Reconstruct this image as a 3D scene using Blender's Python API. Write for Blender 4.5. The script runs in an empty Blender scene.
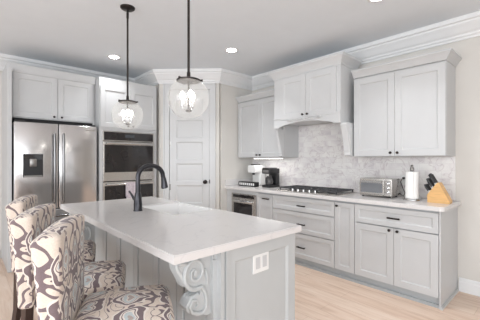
import bpy, bmesh, math, random
from math import sin, cos, pi, radians, sqrt
from mathutils import Vector, Matrix
random.seed(7)
sc = bpy.context.scene
COL = sc.collection

# ------------------------------------------------------------------ camera
cam_d = bpy.data.cameras.new('camera'); cam = bpy.data.objects.new('camera', cam_d); COL.objects.link(cam)
cam.location = (0, 0, 1.33); cam.rotation_euler = (radians(90), 0, radians(-42.5))
cam_d.sensor_width = 36; cam_d.lens = 36*302/480; cam_d.clip_start = .05
sc.camera = cam
# ------------------------------------------------------------------ world, lights, exposure
sc.view_settings.view_transform = 'Standard'; sc.view_settings.look = 'None'
sc.view_settings.exposure = 0.03; sc.view_settings.gamma = 1
W = bpy.data.worlds.new('daylight'); sc.world = W; W.use_nodes = True
W.node_tree.nodes['Background'].inputs[0].default_value = (.91, .955, 1, 1)
W.node_tree.nodes['Background'].inputs[1].default_value = 1.55

def area(name, loc, rot, sx, sy, power, color=(1, 1, 1), spread=180):
    l = bpy.data.lights.new(name, 'AREA'); l.shape = 'RECTANGLE'; l.size = sx; l.size_y = sy
    l.energy = power; l.color = color; l.spread = radians(spread)
    o = bpy.data.objects.new(name, l); COL.objects.link(o); o.location = loc; o.rotation_euler = rot
    return o
# daylight through the tall windows on the left side and behind the camera
area('window_daylight_left', (-3.4, -.6, 1.6), (0, radians(-92), 0), 1.7, 6.6, 160, (.93, .965, 1))
area('window_daylight_rear', (-1.3, -4.3, 1.45), (radians(96), 0, 0), 4.0, 1.9, 92, (.93, .965, 1))
CAN_POWER = 7.4

# ------------------------------------------------------------------ materials
def nt(name):
    m = bpy.data.materials.new(name); m.use_nodes = True
    t = m.node_tree; return m, t, t.nodes['Principled BSDF']
def N(t, typ, **kw):
    n = t.nodes.new(typ)
    for k, v in kw.items():
        if k.startswith('i_'):
            key = k[2:]
            n.inputs[int(key) if key.isdigit() else key.replace('_', ' ')].default_value = v
        else: setattr(n, k, v)
    return n
def ramp(t, fac, stops, interp='LINEAR'):
    r = t.nodes.new('ShaderNodeValToRGB'); r.color_ramp.interpolation = interp
    els = r.color_ramp.elements
    while len(els) < len(stops): els.new(.5)
    for e, (p, c) in zip(els, stops):
        e.position = p; e.color = (c[0], c[1], c[2], 1)
    t.links.new(fac, r.inputs[0]); return r.outputs[0]
def s2l(r, g, b):
    f = lambda c: (c/255/12.92) if c/255 <= .04045 else ((c/255+.055)/1.055)**2.4
    return (f(r), f(g), f(b))
def mat(name, rgb, rough=.5, metal=0, var=.03, scale=6, bump=0, bscale=60, stretch=None, spec=.5, coat=0):
    m, t, p = nt(name); c = s2l(*rgb)
    tc = N(t, 'ShaderNodeTexCoord'); mp = N(t, 'ShaderNodeMapping')
    t.links.new(tc.outputs['Object'], mp.inputs[0])
    if stretch: mp.inputs['Scale'].default_value = stretch
    nz = N(t, 'ShaderNodeTexNoise', i_Scale=scale, i_Detail=4.0); t.links.new(mp.outputs[0], nz.inputs['Vector'])
    t.links.new(ramp(t, nz.outputs[0], [(.3, [x*(1-var) for x in c]), (.7, [min(1, x*(1+var)) for x in c])]), p.inputs['Base Color'])
    p.inputs['Roughness'].default_value = rough; p.inputs['Metallic'].default_value = metal
    p.inputs['Specular IOR Level'].default_value = spec; p.inputs['Coat Weight'].default_value = coat
    if bump:
        n2 = N(t, 'ShaderNodeTexNoise', i_Scale=bscale, i_Detail=3.0); t.links.new(mp.outputs[0], n2.inputs['Vector'])
        b = N(t, 'ShaderNodeBump', i_Strength=bump, i_Distance=.002)
        t.links.new(n2.outputs[0], b.inputs['Height']); t.links.new(b.outputs[0], p.inputs['Normal'])
    return m
def emis(name, rgb, strength):
    m, t, p = nt(name)
    p.inputs['Base Color'].default_value = (*s2l(*rgb), 1)
    p.inputs['Emission Color'].default_value = (*s2l(*rgb), 1); p.inputs['Emission Strength'].default_value = strength
    return m
M = {}
M['paint'] = mat('cabinet_paint', (198, 199, 200), .38, var=.015)
M['island_paint'] = mat('island_paint', (186, 189, 190), .38, var=.015)
M['white_paint'] = mat('white_trim_paint', (208, 209, 210), .4, var=.01)
M['crown_white'] = mat('crown_white_paint', (232, 233, 234), .4, var=.01)
M['socket_grey'] = mat('outlet_socket', (196, 197, 199), .35, var=.02)
M['wall'] = mat('wall_paint', (216, 213, 208), .7, var=.012, bump=.1, bscale=150)
M['ceiling'] = mat('ceiling_paint', (232, 237, 242), .8, var=.01, bump=.1, bscale=150)
M['steel'] = mat('brushed_steel', (208, 206, 206), .19, 1, var=.07, scale=3, stretch=(1, 1, .06))
M['toe_shade'] = mat('toe_kick_shaded_paint', (172, 177, 180), .45, var=.02)  # cabinet grey darkened: shade under the doors put into the colour
M['handle_steel'] = mat('handle_steel', (128, 127, 127), .2, 1, var=.05)
M['black_matte'] = mat('black_matte', (36, 36, 38), .75, var=.08)
M['steel_h'] = mat('brushed_steel_horizontal', (205, 202, 198), .26, 1, var=.05, scale=3, stretch=(.06, .06, 1))
M['chrome'] = mat('polished_steel', (205, 205, 205), .12, 1)
M['bronze'] = mat('dark_bronze', (52, 47, 46), .38, .7, var=.12, scale=20)
M['gunmetal'] = mat('gunmetal_faucet', (66, 66, 70), .28, .85, var=.1, scale=15)
M['black_glass'] = mat('black_oven_glass', (38, 35, 36), .08, 0, var=.05, coat=.3)
M['black'] = mat('black_plastic', (32, 32, 34), .35, 0, var=.06)
M['iron'] = mat('cast_iron', (74, 74, 76), .6, .2, var=.1, scale=30, bump=.2, bscale=200)
M['white_plastic'] = mat('white_plastic', (230, 230, 229), .3, var=.01)
M['paper'] = mat('paper_towel', (245, 244, 242), .9, var=.02, bump=.4, bscale=90)
M['porcelain'] = mat('porcelain', (248, 247, 246), .12, var=.01)
M['wood_dark'] = mat('espresso_wood', (62, 46, 40), .4, var=.25, scale=5, stretch=(8, 8, .7))
M['bamboo'] = mat('bamboo', (222, 176, 116), .45, var=.14, scale=9, stretch=(1, 1, 9))
M['towel'] = mat('pink_towel', (205, 195, 202), .95, var=.2, scale=45, bump=.5, bscale=120)
M['dark_gap'] = mat('shadow_gap', (40, 40, 42), .8)
M['steel_dark'] = mat('dark_stainless', (150, 148, 146), .3, 1, var=.06, scale=3, stretch=(.06, .06, 1))
M['bulb'] = emis('bulb_glow', (255, 248, 238), 2.6)
M['can'] = emis('downlight_glow', (255, 251, 244), 14)
M['strip'] = emis('strip_glow', (255, 252, 246), 5)

def quartz():
    m, t, p = nt('white_quartz')
    tc = N(t, 'ShaderNodeTexCoord')
    nz = N(t, 'ShaderNodeTexNoise', i_Scale=1.6, i_Detail=6.0, i_Distortion=1.6)
    t.links.new(tc.outputs['Object'], nz.inputs['Vector'])
    w = s2l(220, 217, 216); v = s2l(212, 209, 209)
    t.links.new(ramp(t, nz.outputs[0], [(.42, w), (.49, w), (.5, v), (.515, w), (.7, w)]), p.inputs['Base Color'])
    p.inputs['Roughness'].default_value = .16
    return m
M['quartz'] = quartz()

def marble():
    m, t, p = nt('marble_tile')
    tc = N(t, 'ShaderNodeTexCoord'); sp = N(t, 'ShaderNodeSeparateXYZ'); cb = N(t, 'ShaderNodeCombineXYZ')
    t.links.new(tc.outputs['Object'], sp.inputs[0])
    t.links.new(sp.outputs['Y'], cb.inputs['X']); t.links.new(sp.outputs['Z'], cb.inputs['Y'])
    br = N(t, 'ShaderNodeTexBrick', i_Scale=1.0); br.inputs['Brick Width'].default_value = .152; br.inputs['Row Height'].default_value = .076
    br.inputs['Mortar Size'].default_value = .0018; br.inputs['Mortar Smooth'].default_value = .3
    br.inputs['Color1'].default_value = (0, 0, 0, 1); br.inputs['Color2'].default_value = (1, 1, 1, 1); br.inputs['Bias'].default_value = 0
    t.links.new(cb.outputs[0], br.inputs['Vector'])
    # each tile samples its own bit of stone
    off = N(t, 'ShaderNodeVectorMath', operation='SCALE'); off.inputs['Scale'].default_value = 3.7
    t.links.new(br.outputs['Color'], off.inputs[0])
    ad = N(t, 'ShaderNodeVectorMath', operation='ADD'); t.links.new(cb.outputs[0], ad.inputs[0]); t.links.new(off.outputs[0], ad.inputs[1])
    n1 = N(t, 'ShaderNodeTexNoise', i_Scale=4.0, i_Detail=5.0, i_Distortion=.9); t.links.new(ad.outputs[0], n1.inputs['Vector'])
    n2 = N(t, 'ShaderNodeTexNoise', i_Scale=3.0, i_Detail=5.0, i_Distortion=2.5); t.links.new(cb.outputs[0], n2.inputs['Vector'])
    c1 = ramp(t, n1.outputs[0], [(.25, s2l(205, 200, 203)), (.42, s2l(227, 223, 223)), (.56, s2l(235, 233, 231)), (.75, s2l(242, 240, 238))])
    c2 = ramp(t, n2.outputs[0], [(.3, (1, 1, 1)), (.475, (1, 1, 1)), (.5, s2l(232, 227, 229)), (.525, (1, 1, 1))])
    mx = N(t, 'ShaderNodeMix', data_type='RGBA', blend_type='MULTIPLY'); mx.inputs[0].default_value = 1
    t.links.new(c1, mx.inputs[6]); t.links.new(c2, mx.inputs[7])
    mg = N(t, 'ShaderNodeMix', data_type='RGBA'); mg.inputs[7].default_value = (*s2l(222, 219, 218), 1)
    t.links.new(br.outputs['Fac'], mg.inputs[0]); t.links.new(mx.outputs[2], mg.inputs[6])
    t.links.new(mg.outputs[2], p.inputs['Base Color']); p.inputs['Roughness'].default_value = .25
    b = N(t, 'ShaderNodeBump', i_Strength=.4, i_Distance=.002, invert=True); t.links.new(br.outputs['Fac'], b.inputs['Height'])
    t.links.new(b.outputs[0], p.inputs['Normal'])
    return m
M['marble'] = marble()

def oak():
    m, t, p = nt('light_oak_planks')
    tc = N(t, 'ShaderNodeTexCoord'); br = N(t, 'ShaderNodeTexBrick', i_Scale=1.0, offset=.37)
    mp = N(t, 'ShaderNodeMapping'); mp.inputs['Rotation'].default_value = (0, 0, radians(90))
    t.links.new(tc.outputs['Object'], mp.inputs[0])
    br.inputs['Brick Width'].default_value = 1.5; br.inputs['Row Height'].default_value = .18
    br.inputs['Mortar Size'].default_value = .0012; br.inputs['Mortar Smooth'].default_value = .4
    br.inputs['Color1'].default_value = (*s2l(233, 210, 193), 1); br.inputs['Color2'].default_value = (*s2l(239, 220, 205), 1)
    br.inputs['Mortar'].default_value = (*s2l(196, 170, 150), 1)
    t.links.new(mp.outputs[0], br.inputs['Vector'])
    m2 = N(t, 'ShaderNodeMapping'); m2.inputs['Scale'].default_value = (9, 1.1, 1); t.links.new(tc.outputs['Object'], m2.inputs[0])
    nz = N(t, 'ShaderNodeTexNoise', i_Scale=2.2, i_Detail=6.0, i_Distortion=.8); t.links.new(m2.outputs[0], nz.inputs['Vector'])
    g = ramp(t, nz.outputs[0], [(.25, s2l(222, 208, 196)), (.5, s2l(246, 240, 234)), (.75, (1, 1, 1))])
    mx = N(t, 'ShaderNodeMix', data_type='RGBA', blend_type='MULTIPLY'); mx.inputs[0].default_value = .9
    t.links.new(br.outputs['Color'], mx.inputs[6]); t.links.new(g, mx.inputs[7])
    t.links.new(mx.outputs[2], p.inputs['Base Color']); p.inputs['Roughness'].default_value = .42
    return m
M['oak'] = oak()

def fabric():
    m, t, p = nt('paisley_fabric'); L = t.links
    def math_(op, a, b=None, c=None):
        n = N(t, 'ShaderNodeMath', operation=op)
        for k, v in enumerate((a, b, c)):
            if v is None: continue
            if isinstance(v, (int, float)): n.inputs[k].default_value = v
            else: L.new(v, n.inputs[k])
        return n.outputs[0]
    uv = N(t, 'ShaderNodeUVMap', uv_map='UVMap')
    nz = N(t, 'ShaderNodeTexNoise', i_Scale=9.0, i_Detail=0.4); 
    sp0 = N(t, 'ShaderNodeSeparateXYZ'); L.new(uv.outputs[0], sp0.inputs[0])
    # mirrored repeat: the width folds about the centre line of each motif
    PU, PV = .31, .38
    fold = math_('PINGPONG', math_('ADD', sp0.outputs['X'], PU*40), PU/2)
    cmb = N(t, 'ShaderNodeCombineXYZ'); L.new(fold, cmb.inputs[0]); L.new(sp0.outputs['Y'], cmb.inputs[1])
    nz.inputs['Scale'].default_value = 14.0
    L.new(cmb.outputs[0], nz.inputs['Vector'])
    sub = N(t, 'ShaderNodeVectorMath', operation='SUBTRACT'); L.new(nz.outputs['Color'], sub.inputs[0]); sub.inputs[1].default_value = (.5, .5, .5)
    scl = N(t, 'ShaderNodeVectorMath', operation='SCALE'); scl.inputs['Scale'].default_value = .09; L.new(sub.outputs[0], scl.inputs[0])
    add = N(t, 'ShaderNodeVectorMath', operation='ADD'); L.new(cmb.outputs[0], add.inputs[0]); L.new(scl.outputs[0], add.inputs[1])
    sp = N(t, 'ShaderNodeSeparateXYZ'); L.new(add.outputs[0], sp.inputs[0])
    cu = math_('COSINE', math_('MULTIPLY', sp.outputs['X'], 2*pi/PU))
    cv = math_('COSINE', math_('MULTIPLY', sp.outputs['Y'], 2*pi/PV))
    prod = math_('MULTIPLY', cu, cv)                  # +1 at medallions set in half drop
    g = math_('MULTIPLY_ADD', prod, .5, .5)
    cream = s2l(224, 209, 196); brown = s2l(122, 106, 109); blue = s2l(196, 203, 205); mid = s2l(180, 165, 158); light = s2l(232, 222, 213)
    stops = [(0, mid), (.02, blue), (.06, light), (.09, brown), (.115, light), (.16, brown), (.30, light), (.34, cream),
             (.66, light), (.70, brown), (.80, light), (.845, brown), (.865, light), (.89, blue), (.955, light), (.975, mid)]
    c = ramp(t, g, stops, 'CONSTANT')
    # scrolling tendrils on the cream ground
    n3 = N(t, 'ShaderNodeTexNoise', i_Scale=8.0, i_Detail=0.0, i_Distortion=1.6); L.new(cmb.outputs[0], n3.inputs['Vector'])
    tend = ramp(t, n3.outputs[0], [(0, (0, 0, 0)), (.36, (1, 1, 1)), (.385, (0, 0, 0)), (.50, (1, 1, 1)), (.60, (0, 0, 0))], 'CONSTANT')
    msk = ramp(t, g, [(0, (0, 0, 0)), (.34, (1, 1, 1)), (.66, (0, 0, 0))], 'CONSTANT')
    tm = math_('MULTIPLY', tend, msk)
    mt = N(t, 'ShaderNodeMix', data_type='RGBA'); L.new(tm, mt.inputs[0]); L.new(c, mt.inputs[6]); mt.inputs[7].default_value = (*brown, 1)
    c = mt.outputs[2]
    wv = N(t, 'ShaderNodeTexNoise', i_Scale=160.0, i_Detail=2.0); L.new(uv.outputs[0], wv.inputs['Vector'])
    mx = N(t, 'ShaderNodeMix', data_type='RGBA', blend_type='MULTIPLY'); mx.inputs[0].default_value = .5
    L.new(c, mx.inputs[6]); L.new(ramp(t, wv.outputs[0], [(.3, (.7, .7, .7)), (.7, (1, 1, 1))]), mx.inputs[7])
    L.new(mx.outputs[2], p.inputs['Base Color']); p.inputs['Roughness'].default_value = .9
    p.inputs['Sheen Weight'].default_value = .15
    return m
M['fabric'] = fabric()

def glass():
    m, t, p = nt('seeded_glass'); L = t.links; t.nodes.remove(p)
    out = t.nodes['Material Output']
    tr = N(t, 'ShaderNodeBsdfTransparent'); tr.inputs[0].default_value = (.97, .975, .975, 1)
    gl = N(t, 'ShaderNodeBsdfGlossy', i_Roughness=.06)
    tc = N(t, 'ShaderNodeTexCoord'); vz = N(t, 'ShaderNodeTexVoronoi', i_Scale=55.0); L.new(tc.outputs['Object'], vz.inputs['Vector'])
    b = N(t, 'ShaderNodeBump', i_Strength=.05, i_Distance=.004); L.new(vz.outputs['Distance'], b.inputs['Height'])
    L.new(b.outputs[0], gl.inputs['Normal'])
    fr = N(t, 'ShaderNodeFresnel', i_IOR=1.12); geo = N(t, 'ShaderNodeNewGeometry')
    lim = N(t, 'ShaderNodeMath', operation='MINIMUM'); lim.inputs[1].default_value = .4; L.new(fr.outputs[0], lim.inputs[0])
    fs = N(t, 'ShaderNodeMath', operation='MULTIPLY_ADD'); fs.inputs[1].default_value = -.97; fs.inputs[2].default_value = 1; L.new(geo.outputs['Backfacing'], fs.inputs[0])
    fm = N(t, 'ShaderNodeMath', operation='MULTIPLY'); L.new(lim.outputs[0], fm.inputs[0]); L.new(fs.outputs[0], fm.inputs[1])
    ba = N(t, 'ShaderNodeMath', operation='MULTIPLY_ADD'); ba.inputs[1].default_value = .9; ba.inputs[2].default_value = .05; L.new(fm.outputs[0], ba.inputs[0])
    td = N(t, 'ShaderNodeBsdfTranslucent'); td.inputs[0].default_value = (1, 1, 1, 1)
    m0 = N(t, 'ShaderNodeMixShader'); m0.inputs[0].default_value = .2; L.new(tr.outputs[0], m0.inputs[1]); L.new(td.outputs[0], m0.inputs[2])
    mx = N(t, 'ShaderNodeMixShader'); L.new(ba.outputs[0], mx.inputs[0]); L.new(m0.outputs[0], mx.inputs[1]); L.new(gl.outputs[0], mx.inputs[2])
    L.new(mx.outputs[0], out.inputs[0]); return m
M['glass'] = glass()

# ------------------------------------------------------------------ mesh helpers
def wloc(o):
    v = Vector((0, 0, 0))
    while o is not None: v += o.location; o = o.parent
    return v
class MB:
    """collects shapes in (u, w, v) = (x, y, z) of a frame T and links them as one mesh object"""
    def __init__(s, T=None): s.bm = bmesh.new(); s.T = T or (lambda p: p)
    def add(s, vs, fs):
        bv = [s.bm.verts.new(s.T(tuple(p))) for p in vs]
        for f in fs:
            try: s.bm.faces.new([bv[i] for i in f])
            except ValueError: pass
        return bv
    def box(s, x0, x1, y0, y1, z0, z1):
        vs = [(x, y, z) for x in (x0, x1) for y in (y0, y1) for z in (z0, z1)]
        s.add(vs, [(0, 1, 3, 2), (4, 6, 7, 5), (0, 4, 5, 1), (2, 3, 7, 6), (0, 2, 6, 4), (1, 5, 7, 3)]); return s
    def rbox(s, x0, x1, y0, y1, z0, z1, r=.004, k=2, fn=None, div=0):
        lo = (x0, y0, z0); hi = (x1, y1, z1); axes = []
        for a, b in zip(lo, hi):
            rr = min(r, (b-a)/2*.999)
            e = [a+rr*(1-cos(pi/2*i/k)) if False else a+rr*i/k for i in range(k+1)]
            mid = [a+rr+(b-a-2*rr)*(i+1)/(div+1) for i in range(div)]
            axes.append(e+mid+[b-rr*i/k for i in range(k, -1, -1)])
        n = [len(a) for a in axes]; idx = {}; vs = []; fs = []
        def vid(i, j, l):
            if (i, j, l) not in idx:
                p = [axes[0][i], axes[1][j], axes[2][l]]; q = []
                for c, a, b in zip(p, lo, hi):
                    rr = min(r, (b-a)/2*.999); q.append(min(max(c, a+rr), b-rr))
                d = Vector(p)-Vector(q)
                if d.length > 1e-9:
                    rm = min(r, min((b-a)/2*.999 for a, b in zip(lo, hi)))
                    p = list(Vector(q)+d.normalized()*max(abs(d.x), abs(d.y), abs(d.z)))
                idx[(i, j, l)] = len(vs); vs.append(fn(p) if fn else p)
            return idx[(i, j, l)]
        for ax in range(3):
            o = [a for a in range(3) if a != ax]
            for side in (0, n[ax]-1):
                for a in range(n[o[0]]-1):
                    for b in range(n[o[1]]-1):
                        q = []
                        for da, db in ((0, 0), (1, 0), (1, 1), (0, 1)):
                            c = [0, 0, 0]; c[ax] = side; c[o[0]] = a+da; c[o[1]] = b+db; q.append(vid(*c))
                        fs.append(q)
        s.add(vs, fs); return s
    def tube(s, pts, r, n=12, caps=True):
        pts = [Vector(p) for p in pts]; rs = r if isinstance(r, (list, tuple)) else [r]*len(pts)
        vs = []; fs = []; up = None
        for i, p in enumerate(pts):
            d = (pts[min(i+1, len(pts)-1)]-pts[max(i-1, 0)]).normalized()
            if up is None: up = Vector((0, 0, 1)) if abs(d.z) < .9 else Vector((1, 0, 0))
            a = d.cross(up)
            if a.length < 1e-6: a = d.cross(Vector((0, 1, 0)))
            a.normalize(); b = a.cross(d).normalized(); up = b
            for k in range(n):
                t = 2*pi*k/n; vs.append(p+a*cos(t)*rs[i]+b*sin(t)*rs[i])
        for i in range(len(pts)-1):
            for k in range(n): fs.append((i*n+k, i*n+(k+1) % n, (i+1)*n+(k+1) % n, (i+1)*n+k))
        if caps: fs += [tuple(range(n)), tuple(range((len(pts)-1)*n, len(pts)*n))]
        s.add(vs, fs); return s
    def lathe(s, c, prof, n=20, axis='z', caps=True):
        """prof = [(radius, height)], revolved about axis through c"""
        vs = []; fs = []
        for r, h in prof:
            for k in range(n):
                t = 2*pi*k/n; a, b = r*cos(t), r*sin(t)
                vs.append((c[0]+a, c[1]+b, c[2]+h) if axis == 'z' else (c[0]+a, c[1]+h, c[2]+b) if axis == 'y' else (c[0]+h, c[1]+a, c[2]+b))
        for i in range(len(prof)-1):
            for k in range(n): fs.append((i*n+k, i*n+(k+1) % n, (i+1)*n+(k+1) % n, (i+1)*n+k))
        if caps and prof[0][0] > 1e-6: fs.append(tuple(range(n)))
        if caps and prof[-1][0] > 1e-6: fs.append(tuple(range((len(prof)-1)*n, len(prof)*n)))
        s.add(vs, fs); return s
    def prism(s, poly, a0, a1, axis='y'):
        """poly = [(p, q)] in the plane across axis"""
        f = {'y': lambda p, q, a: (p, a, q), 'x': lambda p, q, a: (a, p, q), 'z': lambda p, q, a: (p, q, a)}[axis]
        n = len(poly); vs = [f(p, q, a) for a in (a0, a1) for p, q in poly]
        s.add(vs, [tuple(range(n)), tuple(range(n, 2*n))]+[(i, (i+1) % n, n+(i+1) % n, n+i) for i in range(n)]); return s
    def sweep(s, path, prof, z0=0, side=1):
        """profile (out, z) swept along a plan polyline with mitred corners; side=1: out is to the right of travel"""
        P = [Vector((p[0], p[1])) for p in path]; n = len(P); vs = []; fs = []; m = len(prof)
        for i in range(n):
            ds = []
            if i > 0: ds.append((P[i]-P[i-1]).normalized())
            if i < n-1: ds.append((P[i+1]-P[i]).normalized())
            ns = [Vector((d.y, -d.x))*side for d in ds]
            if len(ns) == 2:
                b = (ns[0]+ns[1]).normalized(); b = b/max(.2, b.dot(ns[0]))
            else: b = ns[0]
            for o, z in prof: q = P[i]+b*o; vs.append((q.x, q.y, z0+z))
        for i in range(n-1):
            for k in range(m): fs.append((i*m+k, i*m+(k+1) % m, (i+1)*m+(k+1) % m, (i+1)*m+k))
        fs += [tuple(range(m)), tuple(range((n-1)*m, n*m))]
        s.add(vs, fs); return s
    def panel(s, u0, u1, v0, v1, w0=0, t=.02, fr=.06, rec=.010, bead=.008, panels=None):
        """framed (shaker) slab: outer rect from w0 to w0+t, with recessed panels"""
        s.rbox(u0, u1, w0, w0+t-.0006, v0, v1, .002, 1) if False else None
        panels = panels or [(u0+fr, u1-fr, v0+fr, v1-fr)]
        # body behind the recess
        wb = w0+t-rec
        s.box(u0, u1, w0, wb, v0, v1)
        # frame: stiles and rails as one ring of boxes
        us = [u0, panels[0][0], panels[0][1], u1]
        s.box(u0, us[1], wb, w0+t, v0, v1); s.box(us[2], u1, wb, w0+t, v0, v1)
        edges = [v0]
        for p in panels: edges += [p[2], p[3]]
        edges.append(v1)
        for a, b in zip(edges[0::2], edges[1::2]): s.box(us[1], us[2], wb, w0+t, a, b)
        # sloped bead inside each panel
        for a0, a1, b0, b1 in panels:
            e = bead
            o = [(a0, b0), (a1, b0), (a1, b1), (a0, b1)]; i_ = [(a0+e, b0+e), (a1-e, b0+e), (a1-e, b1-e), (a0+e, b1-e)]
            vs = [(p, w0+t-.002, q) for p, q in o]+[(p, wb, q) for p, q in i_]+[(p, wb, q) for p, q in o]
            fs = []
            for k in range(4):
                j = (k+1) % 4; fs += [(k, j, 4+j, 4+k), (4+k, 4+j, 8+j, 8+k), (8+k, 8+j, j, k)]
            s.add(vs, fs)
        return s
    def build(s, name, m, parent=None, smooth=False, uv=False, angle=38):
        bmesh.ops.recalc_face_normals(s.bm, faces=s.bm.faces[:])
        if parent is not None:
            off = wloc(parent)
            for v in s.bm.verts: v.co -= off
        if uv:
            ly = s.bm.loops.layers.uv.new('UVMap')
            for f in s.bm.faces:
                nn = f.normal; a = (abs(nn.x), abs(nn.y), abs(nn.z))
                for l in f.loops:
                    c = l.vert.co
                    l[ly].uv = (c.y, c.z) if a[0] >= max(a[1], a[2]) else ((c.x+.02, c.z) if a[1] > a[2] else (c.y, .03-c.x))
        me = bpy.data.meshes.new(name); s.bm.to_mesh(me); s.bm.free()
        if smooth:
            me.polygons.foreach_set('use_smooth', [True]*len(me.polygons)); me.set_sharp_from_angle(angle=radians(angle))
        me.materials.append(M[m] if isinstance(m, str) else m)
        o = bpy.data.objects.new(name, me); COL.objects.link(o)
        if parent is not None: o.parent = parent
        return o
def tag(o, label, cat=None, group=None):
    o['label'] = label
    if cat: o['category'] = cat
    if group: o['group'] = group
    return o
def thing(name, label, cat, loc=(0, 0, 0), group=None):
    o = bpy.data.objects.new(name, None); COL.objects.link(o); o.location = loc; o.empty_display_size = .1
    return tag(o, label, cat, group)
def struct(name, mb, m, **k):
    o = mb.build(name, m, **k); o['kind'] = 'structure'; return o
def copy_tree(o, parent=None):
    c = o.copy(); COL.objects.link(c)
    if parent is not None: c.parent = parent
    for ch in list(o.children): copy_tree(ch, c)
    return c
# wall frames: (u along the wall, w out of the wall, v up) -> world
def TX(x0): return lambda p: (x0-p[1], p[0], p[2])      # faces -X
def TY(y0): return lambda p: (p[0], y0-p[1], p[2])      # faces -Y

# ------------------------------------------------------------------ room shell
WX, WY, CZ = 3.72, 5.20, 2.74           # cooktop wall, fridge wall, ceiling
RX, RY = 2.30, 3.74                     # pantry return walls
A = (2.30, 4.42); B = (2.98, 3.74)      # the diagonal pantry wall runs A -> B
XL, YR = -3.6, -4.5
struct('floor', MB().box(XL, WX+.1, YR, WY+.1, -.06, 0), 'oak')
struct('ceiling', MB().box(XL, WX+.1, YR, WY+.1, CZ, CZ+.06), 'ceiling')
struct('wall_right', MB().box(WX, WX+.1, YR, WY+.1, 0, CZ), 'wall')
struct('wall_back', MB().box(XL, WX, WY, WY+.1, 0, CZ), 'wall')
struct('wall_pantry_left', MB().box(RX, RX+.1, A[1]+.04, WY, 0, CZ), 'wall')
struct('wall_pantry_right', MB().box(B[0]+.04, WX, RY, RY+.1, 0, CZ), 'wall')
e = Vector((B[0]-A[0], B[1]-A[1])); LD = e.length; e.normalize(); nd = Vector((e.y, -e.x))
if nd.x > 0: nd = -nd
def TD(p): return (A[0]+e.x*p[0]+nd.x*p[1], A[1]+e.y*p[0]+nd.y*p[1], p[2])
DU0, DU1, DZ = .172, .808, 2.44
struct('wall_pantry_front', MB(TD).box(0, DU0-.012, -.1, 0, 0, CZ).box(DU1+.012, LD, -.1, 0, 0, CZ).box(DU0-.012, DU1+.012, -.1, 0, DZ+.012, CZ), 'wall')
# window piers of the living side behind the camera (openings let the daylight in)
mb = MB()
for y0, y1 in ((-4.5, -3.4), (-1.9, -1.5), (.1, .5), (2.1, 2.5), (4.1, 5.2)): mb.box(XL-.12, XL, y0, y1, 0, CZ)
mb.box(XL-.12, XL, YR, WY, 0, .25).box(XL-.12, XL, YR, WY, 2.4, CZ)
struct('wall_left', mb, 'wall')
mb = MB()
for x0, x1 in ((-3.6, -3.2), (-1.4, -1.0), (.8, 1.95), (2.45, 3.8)): mb.box(x0, x1, YR-.12, YR, 0, CZ)
mb.box(XL, WX, YR-.12, YR, 0, .5).box(XL, WX, YR-.12, YR, 2.35, CZ)
struct('wall_rear', mb, 'wall')
struct('wall_light_blocker', MB().box(2.7, WX, -.72, -.6, 0, CZ), 'wall')  # unseen stub, added to keep rear daylight off the right-hand end panels

CROWN = [(0, 0), (.016, 0), (.018, .022), (.03, .03), (.034, .05), (.052, .066), (.078, .105), (.102, .134), (.106, .15), (.124, .158), (.126, .2), (0, .2)]
struct('trim_1', MB().sweep([(XL, WY), (RX, WY), (RX, A[1]), B, (WX, RY), (WX, YR)], CROWN, CZ-.2, 1), 'crown_white')
BASE = [(0, 0), (.016, 0), (.016, .095), (.012, .104), (.012, .118), (.007, .128), (.004, .138), (0, .138)]
struct('baseboard_right', MB().sweep([(WX, .76), (WX, YR)], BASE, 0, 1), 'crown_white')
struct('baseboard_back', MB().sweep([(XL, WY), (.36, WY)], BASE, 0, 1), 'crown_white')
mb = MB(TD); cw = .098
mb.box(DU0-cw, DU0-.004, 0, .02, 0, DZ+.004).box(DU1+.004, DU1+cw, 0, .02, 0, DZ+.004).box(DU0-cw, DU1+cw, 0, .022, DZ+.004, DZ+cw)
mb.box(DU0-cw, DU0-cw+.02, .02, .03, 0, DZ+cw).box(DU1+cw-.02, DU1+cw, .02, .03, 0, DZ+cw).box(DU0-cw, DU1+cw, .022, .03, DZ+cw-.02, DZ+cw)
struct('trim_2', mb, 'white_paint')
# pantry door: six stacked panels
pn = []; z = .27
for i in range(6): pn.append((DU0+.105, DU1-.105, z+.03, z+.345-.03)); z += .345
dr = MB(TD).panel(DU0, DU1, .008, DZ, -.035, .04, .1, .012, .02, pn).build('door_1', 'white_paint'); dr['kind'] = 'structure'
for hz in (.25, .9, 1.6, 2.22):
    MB(TD).lathe((DU0-.004, .012, hz), [(.008, -.05), (.008, .05)], 10).box(DU0-.006, DU0+.02, .004, .008, hz-.045, hz+.045).build('hinge', 'steel_dark', dr)
kb = MB(TD).lathe((DU1-.065, .005, .985), [(.032, 0), (.032, .006), (.012, .01), (.011, .03), (.022, .036), (.03, .048), (.029, .06), (.018, .07), (.0, .072)], 20, 'y').build('door_knob', 'bronze', dr, smooth=True)
MB(TD).box(DU1-.001, DU1+.012, .004, .022, .96, 1.02).build('strike_plate', 'bronze', dr)

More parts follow.
